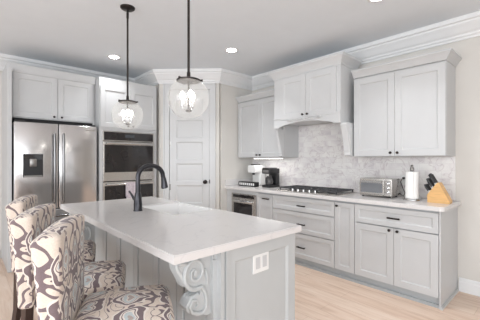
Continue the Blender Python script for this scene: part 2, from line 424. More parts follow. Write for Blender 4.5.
# ------------------------------------------------------------------ hardware
def knob(T, u, w, v, parent, r=.0145):
    return MB(T).lathe((u, w, v), [(.008, 0), (.006, .012), (r*.8, .016), (r, .022), (r*.92, .028), (r*.5, .031), (0, .0315)], 14, 'y').build('knob', 'bronze', parent, smooth=True)
def pull(T, u, w, v, parent, l=.115):
    mb = MB(T)
    for k in (-1, 1): mb.rbox(u+k*l*.38-.006, u+k*l*.38+.006, w, w+.022, v-.006, v+.006, .002, 1)
    mb.rbox(u-l/2, u+l/2, w+.02, w+.032, v-.008, v+.008, .003, 1)
    return mb.build('handle', 'bronze', parent)
def door(T, u0, u1, v0, v1, parent, paint='paint', fr=.062, w0=0, name='door'):
    return MB(T).panel(u0, u1, v0, v1, w0, .021, fr).build(name, paint, parent)
CABCROWN = [(0, 0), (.006, 0), (.012, .012), (.03, .04), (.048, .062), (.054, .066), (.054, .085), (0, .085)]

# ------------------------------------------------------------------ fridge wall
# refrigerator
FX0, FX1, FY = .436, 1.352, 4.38
fr = thing('refrigerator', 'stainless steel french door refrigerator with black water dispenser', 'refrigerator', (.894, 4.8, 0))
MB().rbox(FX0+.004, FX1-.004, FY+.085, 5.15, .0, 1.77, .004, 1).build('body', 'steel_dark', fr)
T = TY(FY+.08); midx = (FX0+FX1)/2
dl = MB(T).rbox(FX0, midx-.003, 0, .08, .72, 1.785, .012, 2).build('door', 'steel', fr, smooth=True)
d2 = MB(T).rbox(midx+.003, FX1, 0, .08, .72, 1.785, .012, 2).build('door', 'steel', fr, smooth=True)
fd = MB(T).rbox(FX0, FX1, 0, .08, .06, .712, .012, 2).build('freezer_drawer', 'steel', fr, smooth=True)
def fhandle(T, p0, p1, bow, par):
    pts = []
    for i in range(13):
        s = i/12; b = .03+bow*sin(pi*s)
        pts.append((p0[0]+(p1[0]-p0[0])*s, .08+b, p0[2]+(p1[2]-p0[2])*s))
    mb = MB(T).tube(pts, .013, 10)
    for q in (pts[0], pts[-1]): mb.tube([(q[0], .08, q[2]), (q[0], q[1]+.005, q[2])], .012, 8)
    mb.build('handle', 'handle_steel', par, smooth=True)
fhandle(T, (midx-.05, 0, .80), (midx-.05, 0, 1.66), .012, dl)
fhandle(T, (midx+.05, 0, .80), (midx+.05, 0, 1.66), .012, d2)
fhandle(T, (FX0+.12, 0, .63), (FX1-.12, 0, .63), .02, fd)
dp = MB(T).rbox(.522, .724, .08, .086, 1.122, 1.402, .006, 1).build('dispenser', 'black', dl)
mb = MB(T); mb.box(.535, .711, .086, .09, 1.335, 1.39).build('display_panel', 'black_glass', dp)
MB(T).rbox(.585, .655, .086, .115, 1.25, 1.345, .008, 1).build('nozzle', 'steel_dark', dp, smooth=True)
MB(T).rbox(.532, .714, .086, .112, 1.125, 1.145, .004, 1).build('drip_tray', 'steel_dark', dp)
MB(T).box(1.21, 1.32, .08, .0815, 1.722, 1.734).build('badge', 'chrome', d2)
for hx in (FX0+.06, FX1-.06): MB(T).rbox(hx-.05, hx+.05, -.05, .05, 1.786, 1.806, .006, 1).build('hinge_cover', 'black', fr)

# cabinet around and over the fridge
fc = thing('fridge_cabinet', 'pale grey two-door cabinet over and around the steel refrigerator', 'cabinet', (.9, 4.9, 0))
CY = 4.58
MB().rbox(.385, .425, 4.47, WY-.001, 0, 2.42, .002, 1).build('side_panel', 'paint', fc)
MB().rbox(1.358, 1.384, 4.58, WY-.001, 0, 2.42, .002, 1).build('side_panel', 'paint', fc)
MB().box(.426, 1.357, CY, WY-.001, 1.85, 2.42).build('carcass', 'paint', fc)
MB().box(.43, 1.354, CY+.02, CY+.2, 1.80, 1.849).build('recess', 'dark_gap', fc)
T = TY(CY)
a = door(T, .436, .916, 1.862, 2.40, fc); b = door(T, .922, 1.352, 1.862, 2.40, fc)
knob(T, .875, .021, 1.892, a); knob(T, .963, .021, 1.892, b)
MB().sweep([(.385, WY-.001), (.385, 4.555), (1.384, 4.555)], CABCROWN, 2.42, -1).build('crown', 'paint', fc)
MB().box(.426, 1.384, 4.556, CY-.001, 2.402, 2.45).build('frieze', 'paint', fc)

# oven tower
oc = thing('oven_cabinet', 'tall pale grey oven cabinet with two doors above the wall oven', 'cabinet', (1.82, 4.8, 0))
OX0, OX1, OY = 1.39, 2.245, 4.40
mb = MB(); mb.box(OX0, 1.434, OY, WY-.001, 0, 2.40).box(2.186, OX1, OY, WY-.001, 0, 2.40)
mb.box(1.434, 2.186, OY, WY-.001, 1.742, 2.40).box(1.434, 2.186, OY, WY-.001, 0, .40).box(1.434, 2.186, 5.1, WY-.001, .4, 1.742)
mb.build('carcass', 'paint', oc)
T = TY(OY)
a = door(T, OX0+.01, 1.814, 1.79, 2.375, oc); b = door(T, 1.820, OX1-.01, 1.79, 2.375, oc)
knob(T, 1.78, .021, 1.82, a); knob(T, 1.855, .021, 1.82, b)
d_ = door(T, OX0+.01, OX1-.01, .11, .39, oc, name='drawer'); pull(T, 1.82, .021, .28, d_)
MB().sweep([(OX0, WY-.001), (OX0, OY), (OX1, OY), (OX1, WY-.001)], CABCROWN, 2.40, -1).build('crown', 'paint', oc)

# double wall oven
wo = thing('wall_oven', 'built-in stainless double wall oven with black glass doors', 'oven', (1.81, 4.7, .41))
MB().box(1.44, 2.18, 4.42, 5.05, .42, 1.73).build('body', 'dark_gap', wo)
T = TY(4.399)
cp = MB(T).rbox(1.428, 2.192, 0, .02, 1.60, 1.742, .003, 1).build('control_panel', 'steel_h', wo)
MB(T).rbox(1.445, 2.175, .02, .024, 1.612, 1.728, .002, 1).build('glass_panel', 'black_glass', cp)
MB(T).box(1.74, 1.88, .0241, .0249, 1.655, 1.70).build('display', mat('oven_display', (70, 74, 78), .2), cp)
def oven_door(z0, z1, g0, g1, hz):
    d = MB(T).rbox(1.43, 2.19, 0, .03, z0, z1, .004, 1).build('door', 'steel_h', wo)
    MB(T).rbox(1.45, 2.17, .03, .0335, g0, g1, .002, 1).build('window', 'black_glass', d)
    mb = MB(T).tube([(1.47, .07, hz), (2.15, .07, hz)], .013, 10)
    for x in (1.50, 2.12): mb.tube([(x, .03, hz), (x, .07, hz)], .009, 8)
    return d, mb.build('handle', 'chrome', d, smooth=True)
oven_door(1.03, 1.592, 1.155, 1.545, 1.565)
oven_door(.44, 1.018, .56, .965, .985)
tw = MB(TY(4.329)); pts = [(u/8*.13+1.735, .017+.004*sin(u*1.7), 0) for u in range(9)]
poly = [(p[0], p[1]) for p in pts]+[(p[0], p[1]-.006) for p in reversed(pts)]
tw.prism(poly, .72, 1.0, 'z')
tw.box(1.737, 1.863, -.012, .018, .996, 1.006)
tw.prism([(p[0], p[1]-.030) for p in pts]+[(p[0], p[1]-.035) for p in reversed(pts)], .80, .998, 'z')
tag(tw.build('dish_towel', 'towel'), 'small pinkish dish towel hanging over the lower oven door handle', 'towel')

# ------------------------------------------------------------------ cooktop wall: base cabinets
BX = 3.14       # face of carcasses
T = TX(BX)
def base_unit(name, label, y0, y1, loc=None):
    c = thing(name, label, 'cabinet', (3.42, (y0+y1)/2, 0), 'base cabinets along the cooktop wall')
    MB().box(BX+.016, WX-.001, y0+.0005, y1-.0005, .09, .874).build('carcass', 'paint', c)
    MB().box(BX+.012, WX-.001, y0+.0005, y1-.0005, 0, .09).box(BX-.004, BX+.012, y0+.0005, y1-.0005, 0, .03).build('toe_kick', 'toe_shade', c)
    return c
Y0, Y1, Y2, Y3, Y4, Y5 = .785, 1.572, 1.809, 2.747, 3.05, 3.739
# right-hand unit: drawer over two doors, finished end panel
c = base_unit('base_cabinet', 'rightmost grey base cabinet, one wide drawer above two doors', Y0, Y1)
d_ = MB(T).panel(Y0+.004, Y1-.003, .668, .852, 0, .021, .045).build('drawer', 'paint', c); pull(T, 1.165, .021, .757, d_, .12)
a = door(T, Y0+.004, 1.166, .098, .658, c); b = door(T, 1.170, Y1-.003, .098, .658, c)
knob(T, 1.13, .021, .635, a); knob(T, 1.205, .021, .635, b)
MB().box(3.125, WX-.001, .772, .7852, 0, .874).build('end_panel', 'paint', c)
MB().box(3.118, WX-.017, .757, .7719, 0, .02).box(3.118, WX-.017, .763, .7719, .02, .026).build('shoe_molding', 'paint', c)
# narrow door unit
c = base_unit('base_cabinet', 'narrow grey base cabinet with tall door and corner knob, right of drawer bank', Y1, Y2)
a = door(T, Y1+.003, Y2-.003, .098, .852, c, fr=.05); knob(T, Y2-.035, .021, .815, a)
# three-drawer bank under the cooktop
c = base_unit('drawer_cabinet', 'wide grey bank of three drawers below the gas cooktop', Y2, Y3)
for v0, v1, hv in ((.680, .852, .755), (.412, .671, .525), (.098, .403, .238)):
    d_ = MB(T).panel(Y2+.003, Y3-.003, v0, v1, 0, .021, .05).build('drawer', 'paint', c); pull(T, 2.262, .021, hv, d_, .12)
# narrow pull-out
c = base_unit('base_cabinet', 'narrow grey pull-out base cabinet with a bar handle, beside the built-in microwave', Y3, Y4)
a = door(T, Y3+.003, Y4-.003, .098, .852, c, fr=.05); pull(T, 2.86, .021, .79, a, .12)
# microwave cabinet
c = thing('microwave_cabinet', 'grey base cabinet holding the built-in microwave, in the corner by the pantry', 'cabinet', (3.42, 3.395, 0), 'base cabinets along the cooktop wall')
MB().box(BX, WX-.001, Y4+.0005, 3.075, .09, .874).box(BX, WX-.001, 3.595, Y5, .09, .874).box(BX, WX-.001, 3.075, 3.595, .09, .44).box(BX, WX-.001, 3.075, 3.595, .812, .874).box(3.69, WX-.001, 3.075, 3.595, .44, .812).build('carcass', 'paint', c)
MB().box(BX+.012, WX-.001, Y4+.0005, Y5, 0, .09).build('toe_kick', 'toe_shade', c)
d_ = MB(T).panel(3.06, 3.70, .10, .43, 0, .021, .05).build('drawer', 'paint', c); pull(T, 3.38, .021, .28, d_)
mw = thing('microwave_oven', 'small built-in stainless microwave with dark glass under the corner counter', 'microwave', (3.4, 3.335, .445))
MB().box(3.15, 3.68, 3.08, 3.59, .446, .806).build('body', 'dark_gap', mw)
MB(TX(3.139)).rbox(3.068, 3.602, 0, .018, .45, .818, .003, 1).build('trim_frame', 'steel_h', mw)
MB(TX(3.139)).box(3.105, 3.565, .018, .0215, .755, .80).build('control_panel', 'black_glass', mw)
d_ = MB(TX(3.139)).rbox(3.105, 3.565, .018, .03, .455, .745, .003, 1).build('door', 'steel_h', mw)
MB(TX(3.139)).box(3.135, 3.535, .03, .0325, .475, .675).build('window', 'black_glass', d_)
MB(TX(3.139)).rbox(3.12, 3.55, .03, .05, .69, .722, .006, 1).build('handle', 'chrome', d_, smooth=True)

# countertop and side splash
ct = thing('countertop', 'white quartz countertop along the cooktop wall', 'countertop', (3.4, 2.2, .875))
def rounded_slab(x0, x1, y0, y1, corner_r):
    pts = [(x1, y0), (x1, y1), (x0, y1)]
    for i in range(7):
        t = pi+pi/2*i/6; pts.append((x0+corner_r+corner_r*cos(t), y0+corner_r+corner_r*sin(t)))
    return pts
pts = rounded_slab(3.095, WX-.001, .742, RY-.001, .035)
MB().prism(pts, .8745, .9045, 'z').prism([(x+(.004 if x < 3.2 else 0), y+(.004 if y < .8 else 0)) for x, y in pts], .9045, .914, 'z').build('slab', 'quartz', ct)
MB().rbox(3.10, WX-.002, RY-.022, RY-.001, .9145, 1.015, .003, 1).build('side_splash', 'quartz', ct)

# marble backsplash
bs = MB().box(WX-.012, WX-.0005, .79, RY-.0225, .9145, 1.369)
bs.box(WX-.012, WX-.0005, 1.712, 2.748, 1.369, 1.83)
tag(bs.build('tile_backsplash', 'marble'), 'pale marble tile backsplash between counter and wall cabinets', 'backsplash')

# ------------------------------------------------------------------ wall cabinets
T = TX(3.39)
def wall_cabinet(label, y0, y1, split, kl, left_end, right_end):
    c = thing('wall_cabinet', label, 'cabinet', (3.55, (y0+y1)/2, 1.37), 'wall cabinets beside the range hood')
    MB().box(3.39, WX-.001, y0, y1, 1.385, 2.28).box(3.39, WX-.001, y0, y0+.018, 1.37, 1.385).box(3.39, WX-.001, y1-.018, y1, 1.37, 1.385).box(3.39, 3.41, y0+.018, y1-.018, 1.37, 1.385).build('carcass', 'paint', c)
    a = door(T, y0+.004, split-.0015, 1.374, 2.262, c, fr=.065); b = door(T, split+.0015, y1-.004, 1.374, 2.262, c, fr=.065)
    knob(T, split-.035, .021, 1.408, a); knob(T, split+.035, .021, 1.408, b)
    path = [(3.369, y0), (3.369, y1)]
    if right_end: path = [(WX-.001, y0)]+path
    if left_end: path = path+[(WX-.001, y1)]
    MB().sweep(path, CABCROWN, 2.28, -1).box(3.37, WX-.001, y0, y1, 2.2805, 2.30).build('crown', 'paint', c)
    return c
wall_cabinet('pale grey two-door wall cabinet over the toaster oven and knife block, right of the hood', .791, 1.708, 1.255, 0, False, True)
wall_cabinet('pale grey two-door wall cabinet over the coffee makers, left of the hood', 2.75, 3.725, 3.245, 0, False, False)
ul = thing('under_cabinet_light', 'bright strip light under the wall cabinet over the coffee makers', 'light', (3.5, 3.15, 1.366))
MB().rbox(3.42, 3.50, 2.86, 3.42, 1.352, 1.3695, .004, 1).build('housing', 'white_plastic', ul)
MB().box(3.425, 3.495, 2.87, 3.41, 1.3485, 1.352).build('lens', 'strip', ul)
area('strip_lamp', (3.46, 3.14, 1.345), (0, 0, 0), .06, .5, 0.9, (1, .985, .96))

# range hood: cabinet with doors, arched valance, corbels
HX, HY0, HY1 = 3.22, 1.79, 2.80
hd = thing('range_hood', 'white wooden range hood with two doors and arched carved valance over cooktop', 'range hood', (3.5, 2.3, 1.78))
MB().box(HX, WX-.001, HY0, HY1, 1.90, 2.46).box(HX+.021, WX-.013, HY0+.021, HY1-.021, 1.84, 1.90).build('cabinet', 'white_paint', hd)
T = TX(HX)
a = door(T, HY0+.05, 2.262, 1.872, 2.425, hd, 'white_paint', .07); b = door(T, 2.266, HY1-.12, 1.872, 2.425, hd, 'white_paint', .07)
knob(T, 2.228, .021, 1.912, a); knob(T, 2.30, .021, 1.912, b)
# arched valance
ar = [(HY0, 1.90), (HY1, 1.90), (HY1, 1.765), (HY1-.09, 1.765)]
for i in range(13):
    s = i/12; y = HY1-.09-(HY1-HY0-.18)*s; ar.append((y, 1.775+.055*sin(pi*s)**.8))
ar += [(HY0+.09, 1.765), (HY0, 1.765)]
v = MB().prism(ar, HX-.012, HX+.02, 'x').build('valance', 'white_paint', hd)
for y0, y1 in ((HY0, HY0+.02), (HY1-.02, HY1)): MB().box(HX+.0205, WX-.013, y0, y1, 1.765, 1.90).build('side_panel', 'white_paint', hd)
mb = MB(TX(HX-.012)); cy = (HY0+HY1)/2
for sg in (-1, 1):
    for k in range(5):
        u = cy+sg*(.03+.045*k); mb.tube([(u, .004, 1.853), (u+sg*.03, .010, 1.862+.008*cos(k*2.)), (u+sg*.052, .004, 1.848)], [.006, .014, .004], 8)
        mb.tube([(u+sg*.01, .004, 1.853), (u+sg*.025, .009, 1.842)], [.011, .004], 8)
mb.lathe((cy, 0, 1.856), [(.0, .014), (.012, .012), (.022, .004), (.024, 0)], 14, 'y')
mb.build('carved_ornament', 'white_paint', v, smooth=True)
MB().box(HX-.022, HX-.0005, HY0-.003, HY1+.003, 1.855 if False else 1.888, 1.90).build('bead', 'white_paint', hd)
HC = [(0, 0), (.008, 0), (.012, .02), (.034, .058), (.056, .084), (.062, .09), (.062, .118), (0, .118)]
MB().sweep([(3.61, HY0), (HX, HY0), (HX, HY1), (3.61, HY1)], HC, 2.44, -1).box(HX, 3.6, HY0, HY1, 2.4605, 2.55).build('crown', 'white_paint', hd)
for y0, y1, xb in ((1.725, 1.80, WX-.013), (2.752, 2.80, 3.367)):
    prof = [(HX+.021, 1.764), (xb, 1.764), (xb, 1.38), (3.34, 1.376), (3.322, 1.39), (3.324, 1.42)]
    for i in range(11):
        q = i/10; prof.append((3.318-.085*q**1.3, 1.43+.31*q))
    MB().prism(prof, y0, y1, 'y').build('corbel', 'white_paint', hd)
# ------------------------------------------------------------------ gas cooktop
ck = thing('gas_cooktop', 'stainless gas cooktop with black grates under the range hood', 'cooktop', (3.4, 2.27, .914))
CK0, CK1 = 1.81, 2.73
MB().rbox(3.135, 3.645, CK0, CK1, .9143, .926, .004, 1).build('base_plate', 'steel_h', ck)
MB().rbox(3.20, 3.63, CK0+.02, CK1-.02, .9261, .929, .001, 1).build('burner_pan', 'steel_dark', ck)
for i in range(3):
    y0 = CK0+.03+i*.292; y1 = y0+.276; mb = MB()
    for y in (y0, (y0+y1)/2, y1): mb.rbox(3.215, 3.62, y-.006, y+.006, .948, .962, .002, 1)
    for x in (3.215, 3.32, 3.417, 3.515, 3.62): mb.rbox(x-.006, x+.006, y0, y1, .948, .962, .002, 1)
    for x in (3.222, 3.613):
        for y in (y0+.006, y1-.006): mb.box(x-.006, x+.006, y-.006, y+.006, .929, .95)
    mb.build('grate', 'iron', ck)
for x, y, r in ((3.32, CK0+.165, .045), (3.52, CK0+.165, .035), (3.417, 2.27, .06), (3.32, CK1-.165, .04), (3.52, CK1-.165, .05)):
    MB().lathe((x, y, .929), [(r, 0), (r, .006), (r*.8, .008), (r*.8, .014), (r*.3, .016), (0, .016)], 18).build('burner', 'iron', ck, smooth=True)
for k in range(5):
    y = 2.27+(k-2)*.085
    MB().lathe((3.168, y, .926), [(.02, 0), (.02, .004), (.016, .006), (.015, .028), (.012, .031), (0, .031)], 16).build('knob', 'chrome', ck, smooth=True)

# ------------------------------------------------------------------ counter items
# toaster oven
tx0, tx1, ty0, ty1, tz = 3.40, 3.64, 1.295, 1.652, .914
to = thing('toaster_oven', 'stainless toaster oven with glass door and knobs on the right counter', 'toaster oven', (3.52, 1.47, tz))
MB().rbox(tx0+.01, tx1, ty0, ty1, tz+.018, tz+.208, .008, 2).build('body', 'steel_h', to, smooth=True)
T = TX(tx0+.0095)
MB(T).rbox(ty0+.003, ty0+.078, 0, .012, tz+.022, tz+.196, .003, 1).build('control_panel', 'steel_h', to)
d_ = MB(T).rbox(ty0+.082, ty1-.003, 0, .012, tz+.028, tz+.19, .003, 1).build('door', 'steel_h', to)
MB(T).box(ty0+.098, ty1-.018, .012, .0145, tz+.05, tz+.158).build('window', mat('toaster_glass', (118, 120, 124), .1, coat=.3), d_)
mb = MB(T).tube([(ty0+.10, .036, tz+.172), (ty1-.02, .036, tz+.172)], .007, 8)
for y in (ty0+.12, ty1-.04): mb.tube([(y, .012, tz+.172), (y, .036, tz+.172)], .005, 8)
mb.build('handle', 'chrome', d_, smooth=True)
for z in (.06, .108, .156):
    MB(T).lathe((ty0+.04, .012, tz+z), [(.021, 0), (.021, .003), (.016, .004), (.014, .018), (.011, .02), (0, .02)], 16, 'y').build('knob', 'chrome', to, smooth=True)
MB(T).box(ty0+.082, ty1-.003, 0, .02, tz+.0185, tz+.027).build('crumb_tray', 'steel_h', to)
for x in (tx0+.03, tx1-.03):
    for y in (ty0+.03, ty1-.03): MB().lathe((x, y, tz+.0005), [(.012, 0), (.012, .019)], 10).build('foot', 'black', to)
# wall outlet and cord
ou = thing('wall_outlet', 'white wall outlet on the marble backsplash behind toaster oven', 'outlet', (3.705, 1.27, 1.1))
T = TX(WX-.0122)
pl = MB(T).rbox(1.235, 1.305, 0, .006, 1.045, 1.16, .002, 1).build('cover_plate', 'white_plastic', ou)
for z in (1.08, 1.125): MB(T).rbox(1.256, 1.284, .006, .008, z-.014, z+.014, .001, 1).build('socket', 'white_plastic', ou)
cd = MB().tube([(3.665, 1.27, 1.12), (3.64, 1.275, 1.115), (3.63, 1.285, 1.085), (3.645, 1.27, 1.02), (3.66, 1.25, .96), (3.655, 1.262, .925), (3.65, 1.285, .935), (3.634, 1.293, .955)], .0045, 8).build('power_cord', 'black', to, smooth=True)
MB(T).rbox(1.258, 1.282, .0085, .042, 1.112, 1.136, .004, 1).build('plug', 'black', cd)
# paper towels
px, py = 3.44, 1.107
ph = thing('paper_towel_holder', 'upright steel paper towel holder beside the knife block', 'paper towel holder', (px, py, .914))
MB().lathe((px, py, .9143), [(.082, 0), (.085, .004), (.083, .014), (.02, .0165)], 28).build('base', 'chrome', ph, smooth=True)
MB().lathe((px, py, .93), [(.008, 0), (.008, .29)], 12).build('rod', 'chrome', ph, smooth=True)
MB().lathe((px, py, 1.21), [(.008, 0), (.018, .006), (.022, .018), (.02, .034), (.013, .046), (.010, .052), (.014, .06), (.008, .07), (0, .071)], 16).build('finial', 'steel_dark', ph, smooth=True)
pr = MB()
pr.lathe((px, py, .931), [(.02, 0), (.056, 0), (.061, .003), (.062, .06), (.0615, .14), (.062, .22), (.061, .272), (.056, .276), (.02, .276), (.02, 0)], 28, caps=False)
pr.prism([(px-.0615, py+.01), (px-.064, py+.012), (px-.066, py-.03), (px-.0555, py-.03)], .934, 1.20, 'z')
tag(pr.build('paper_towel_roll', 'paper', smooth=True), 'full white paper towel roll standing on its steel holder', 'paper towels')
# knife block (leans back towards the wall end)
kx0, kx1 = 3.37, 3.48
kb = thing('knife_block', 'slanted bamboo knife block at the end of the counter', 'knife block', (3.42, .88, .914))
prof = [(.945, .9143), (.765, .9143), (.762, .935), (.85, 1.108), (.86, 1.111), (.87, 1.103), (.95, .988)]
MB().prism(prof, kx0, kx1, 'x').build('block', 'bamboo', kb)
# slotted face from (.975,.985) up to (.895,1.10); the knives lean with the block
f0 = Vector((.95, .988)); f1 = Vector((.87, 1.103)); dv = (f1-f0).normalized(); ov = Vector((.50, .866))
def knife(q_, x, L, r, lab):
    p = f0+(f1-f0)*q_; q = p+ov*.016; z = p+ov*(.016+L); m_ = p+ov*(.016+L*.55)
    k = thing('kitchen_knife', lab, 'knife', (x, q.x, q.y), 'knives in the block')
    MB().tube([(x, q.x, q.y), (x, m_.x+.002, m_.y), (x, z.x-.002, z.y)], [r, r*1.2, r], 8).build('handle', 'black', k, smooth=True)
    MB().tube([(x, p.x+ov.x*.006, p.y+ov.y*.006), (x, q.x, q.y)], r*.7, 8).build('bolster', 'chrome', k)
    return k
UPK = 'large black-handled knife in the upper rows of the bamboo block'
LOK = 'small black-handled steak knife in the lowest row of the bamboo block'
for q_, x, L, r, lab in ((.88, 3.388, .095, .0125, UPK), (.88, 3.425, .105, .013, UPK), (.88, 3.462, .095, .0125, UPK),
                         (.58, 3.395, .09, .0125, UPK), (.58, 3.45, .09, .0125, UPK),
                         (.22, 3.383, .07, .0095, LOK), (.22, 3.411, .07, .0095, LOK), (.22, 3.439, .07, .0095, LOK), (.22, 3.467, .07, .0095, LOK)):
    knife(q_, x, L, r, lab)
# white coffee machine
wc = thing('coffee_maker', 'white single-serve coffee maker in the corner behind the black box', 'coffee maker', (3.52, 3.46, .914))
MB().rbox(3.53, 3.66, 3.37, 3.55, .9145, 1.20, .02, 2).build('water_tank', 'white_plastic', wc, smooth=True)
MB().rbox(3.42, 3.66, 3.365, 3.555, 1.12, 1.245, .022, 2).build('brew_head', 'white_plastic', wc, smooth=True)
MB().rbox(3.41, 3.535, 3.375, 3.545, .9145, .945, .008, 1).build('base', 'white_plastic', wc, smooth=True)
MB().rbox(3.43, 3.52, 3.41, 3.51, .9455, .952, .002, 1).build('drip_tray', 'steel_dark', wc)
MB().rbox(3.45, 3.58, 3.41, 3.51, 1.2455, 1.262, .006, 1).build('lid_handle', 'black', wc)
MB().lathe((3.47, 3.46, 1.09), [(.018, 0), (.024, .03)], 14).build('spout', 'black', wc)
# black drip coffee maker
bc = thing('coffee_maker', 'black drip coffee maker with glass carafe beside the white one', 'coffee maker', (3.47, 3.10, .914))
MB().rbox(3.37, 3.60, 3.02, 3.185, .9145, .95, .008, 1).build('base', 'black', bc, smooth=True)
MB().rbox(3.52, 3.60, 3.025, 3.18, .9505, 1.12, .008, 1).build('water_tank', 'black', bc, smooth=True)
MB().rbox(3.37, 3.60, 3.02, 3.185, 1.1205, 1.20, .012, 2).build('brew_head', 'black', bc, smooth=True)
MB().rbox(3.365, 3.56, 3.04, 3.165, 1.2005, 1.212, .004, 1).build('lid', 'black', bc, smooth=True)
ca = MB().lathe((3.448, 3.10, .9505), [(.05, 0), (.062, .02), (.064, .06), (.05, .105), (.04, .12), (.042, .135)], 22).build('carafe', mat('dark_carafe_glass', (70, 68, 68), .06, coat=.5), bc, smooth=True)
MB().tube([(3.392, 3.09, 1.07), (3.36, 3.085, 1.065), (3.352, 3.083, 1.02), (3.37, 3.087, .985), (3.388, 3.091, .98)], .008, 8).build('carafe_handle', 'black', ca, smooth=True)
MB(TX(3.3695)).box(3.045, 3.16, 0, .002, 1.14, 1.18).build('control_panel', 'steel_dark', bc)
# black box with a pale patterned front
bx = thing('storage_box', 'low black box with pale marks along its front beside the coffee makers', 'box', (3.36, 3.46, .914))
MB().rbox(3.305, 3.40, 3.27, 3.645, .9145, .985, .006, 1).build('body', 'black_matte', bx)
mb = MB(TX(3.3048))
for k in range(8):
    y = 3.287+k*.0435; mb.box(y, y+.028, 0, .0015, .932, .968); 
mb.build('pale_marks', 'white_plastic', bx)

# ------------------------------------------------------------------ island
IX0, IX1, IY0, IY1 = .672, 1.592, 1.156, 3.235      # countertop
BX0, BX1, BY0, BY1 = .95, 1.555, 1.205, 3.19        # body
SX0, SX1, SY0, SY1 = 1.17, 1.60, 2.03, 2.64         # sink
it = thing('island_countertop', 'large white quartz island countertop with an apron sink cut-out', 'countertop', (1.13, 2.2, .875))
mb = MB()
poly = [(IX0, IY0), (IX1, IY0), (IX1, SY0), (SX0, SY0), (SX0, SY1), (IX1, SY1), (IX1, IY1), (IX0, IY1)]
mb.prism(poly, .8745, .909, 'z')
def inset(p, c=.004):
    x, y = p
    nx = x+c if abs(x-IX0) < 1e-6 else x-c if abs(x-IX1) < 1e-6 else x
    ny = y+c if abs(y-IY0) < 1e-6 else y-c if abs(y-IY1) < 1e-6 else y
    return (nx, ny)
mb.prism([inset(p) for p in poly], .909, .914, 'z'); mb.build('slab', 'quartz', it)
sk = thing('farmhouse_sink', 'white apron-front sink set into the island countertop', 'sink', (1.4, 2.28, .66))
mb = MB(); z0, z1 = .66, .906; wth = .022
mb.box(SX0+.002, BX1+.045, SY0+.002, SY1-.002, z0, z0+.02)
mb.box(SX0+.002, SX0+wth, SY0+.002, SY1-.002, z0+.02, z1).box(BX1+.02, BX1+.045, SY0+.002, SY1-.002, z0+.02, z1)
mb.box(SX0+wth, BX1+.02, SY0+.002, SY0+wth, z0+.02, z1).box(SX0+wth, BX1+.02, SY1-wth, SY1-.002, z0+.02, z1)
mb.build('basin', 'porcelain', sk)
MB().lathe((1.38, 2.335, .681), [(.045, 0), (.045, .003), (.03, .002), (.0, .002)], 18).build('drain', 'chrome', sk)
ic = thing('island_cabinet', 'pale grey kitchen island base with battens, carved corbels and framed end', 'island', (1.25, 2.2, 0))
mb = MB(); mb.box(BX0, BX1, BY0, SY0-.001, 0, .874).box(BX0, BX1, SY1+.001, BY1, 0, .874).box(BX0, SX0-.001, SY0-.001, SY1+.001, 0, .874).box(SX0-.001, BX1, SY0-.001, SY1+.001, 0, .655)
mb.build('body', 'island_paint', ic)
T = TY(BY0)
MB(T).panel(BX0-.004, BX1+.004, .0, .872, 0, .022, .09, .012, .014, [(1.05, 1.492, .16, .80)]).build('end_panel', 'island_paint', ic)
# corner post strips at the left end of the panel
MB(T).box(BX0-.004, BX0+.014, .022, .034, 0, .872).box(BX0+.03, BX0+.046, .022, .034, 0, .872).build('corner_post', 'island_paint', ic)
TLf = lambda p: (BX0-p[1], p[0], p[2])
for y in (1.235, 1.525, 1.825, 2.135, 2.465, 2.79, 3.15):
    MB(TLf).rbox(y-.032, y+.032, 0, .026, .091, .829, .003, 1).build('batten', 'island_paint', ic)
bys = [1.235, 1.525, 1.825, 2.135, 2.465, 2.79, 3.15]
for y0, y1 in zip(bys, bys[1:]):
    MB(TLf).rbox(y0+.045, y1-.045, 0, .022, .091, .829, .002, 1).build('board', 'island_paint', ic)
MB(TLf).box(BY0, BY1, 0, .02, 0, .09).box(BY0, BY1, 0, .02, .83, .873).build('rail', 'island_paint', ic)
for y0, y1, n in ((BY0+.01, SY0-.01, 2), (SY1+.01, BY1-.01, 1)):
    for k in range(n):
        w = (y1-y0)/n; MB(lambda p: (BX1+p[1], p[0], p[2])).panel(y0+k*w+.002, y0+(k+1)*w-.002, .1, .86, 0, .021, .06).build('door', 'island_paint', ic)
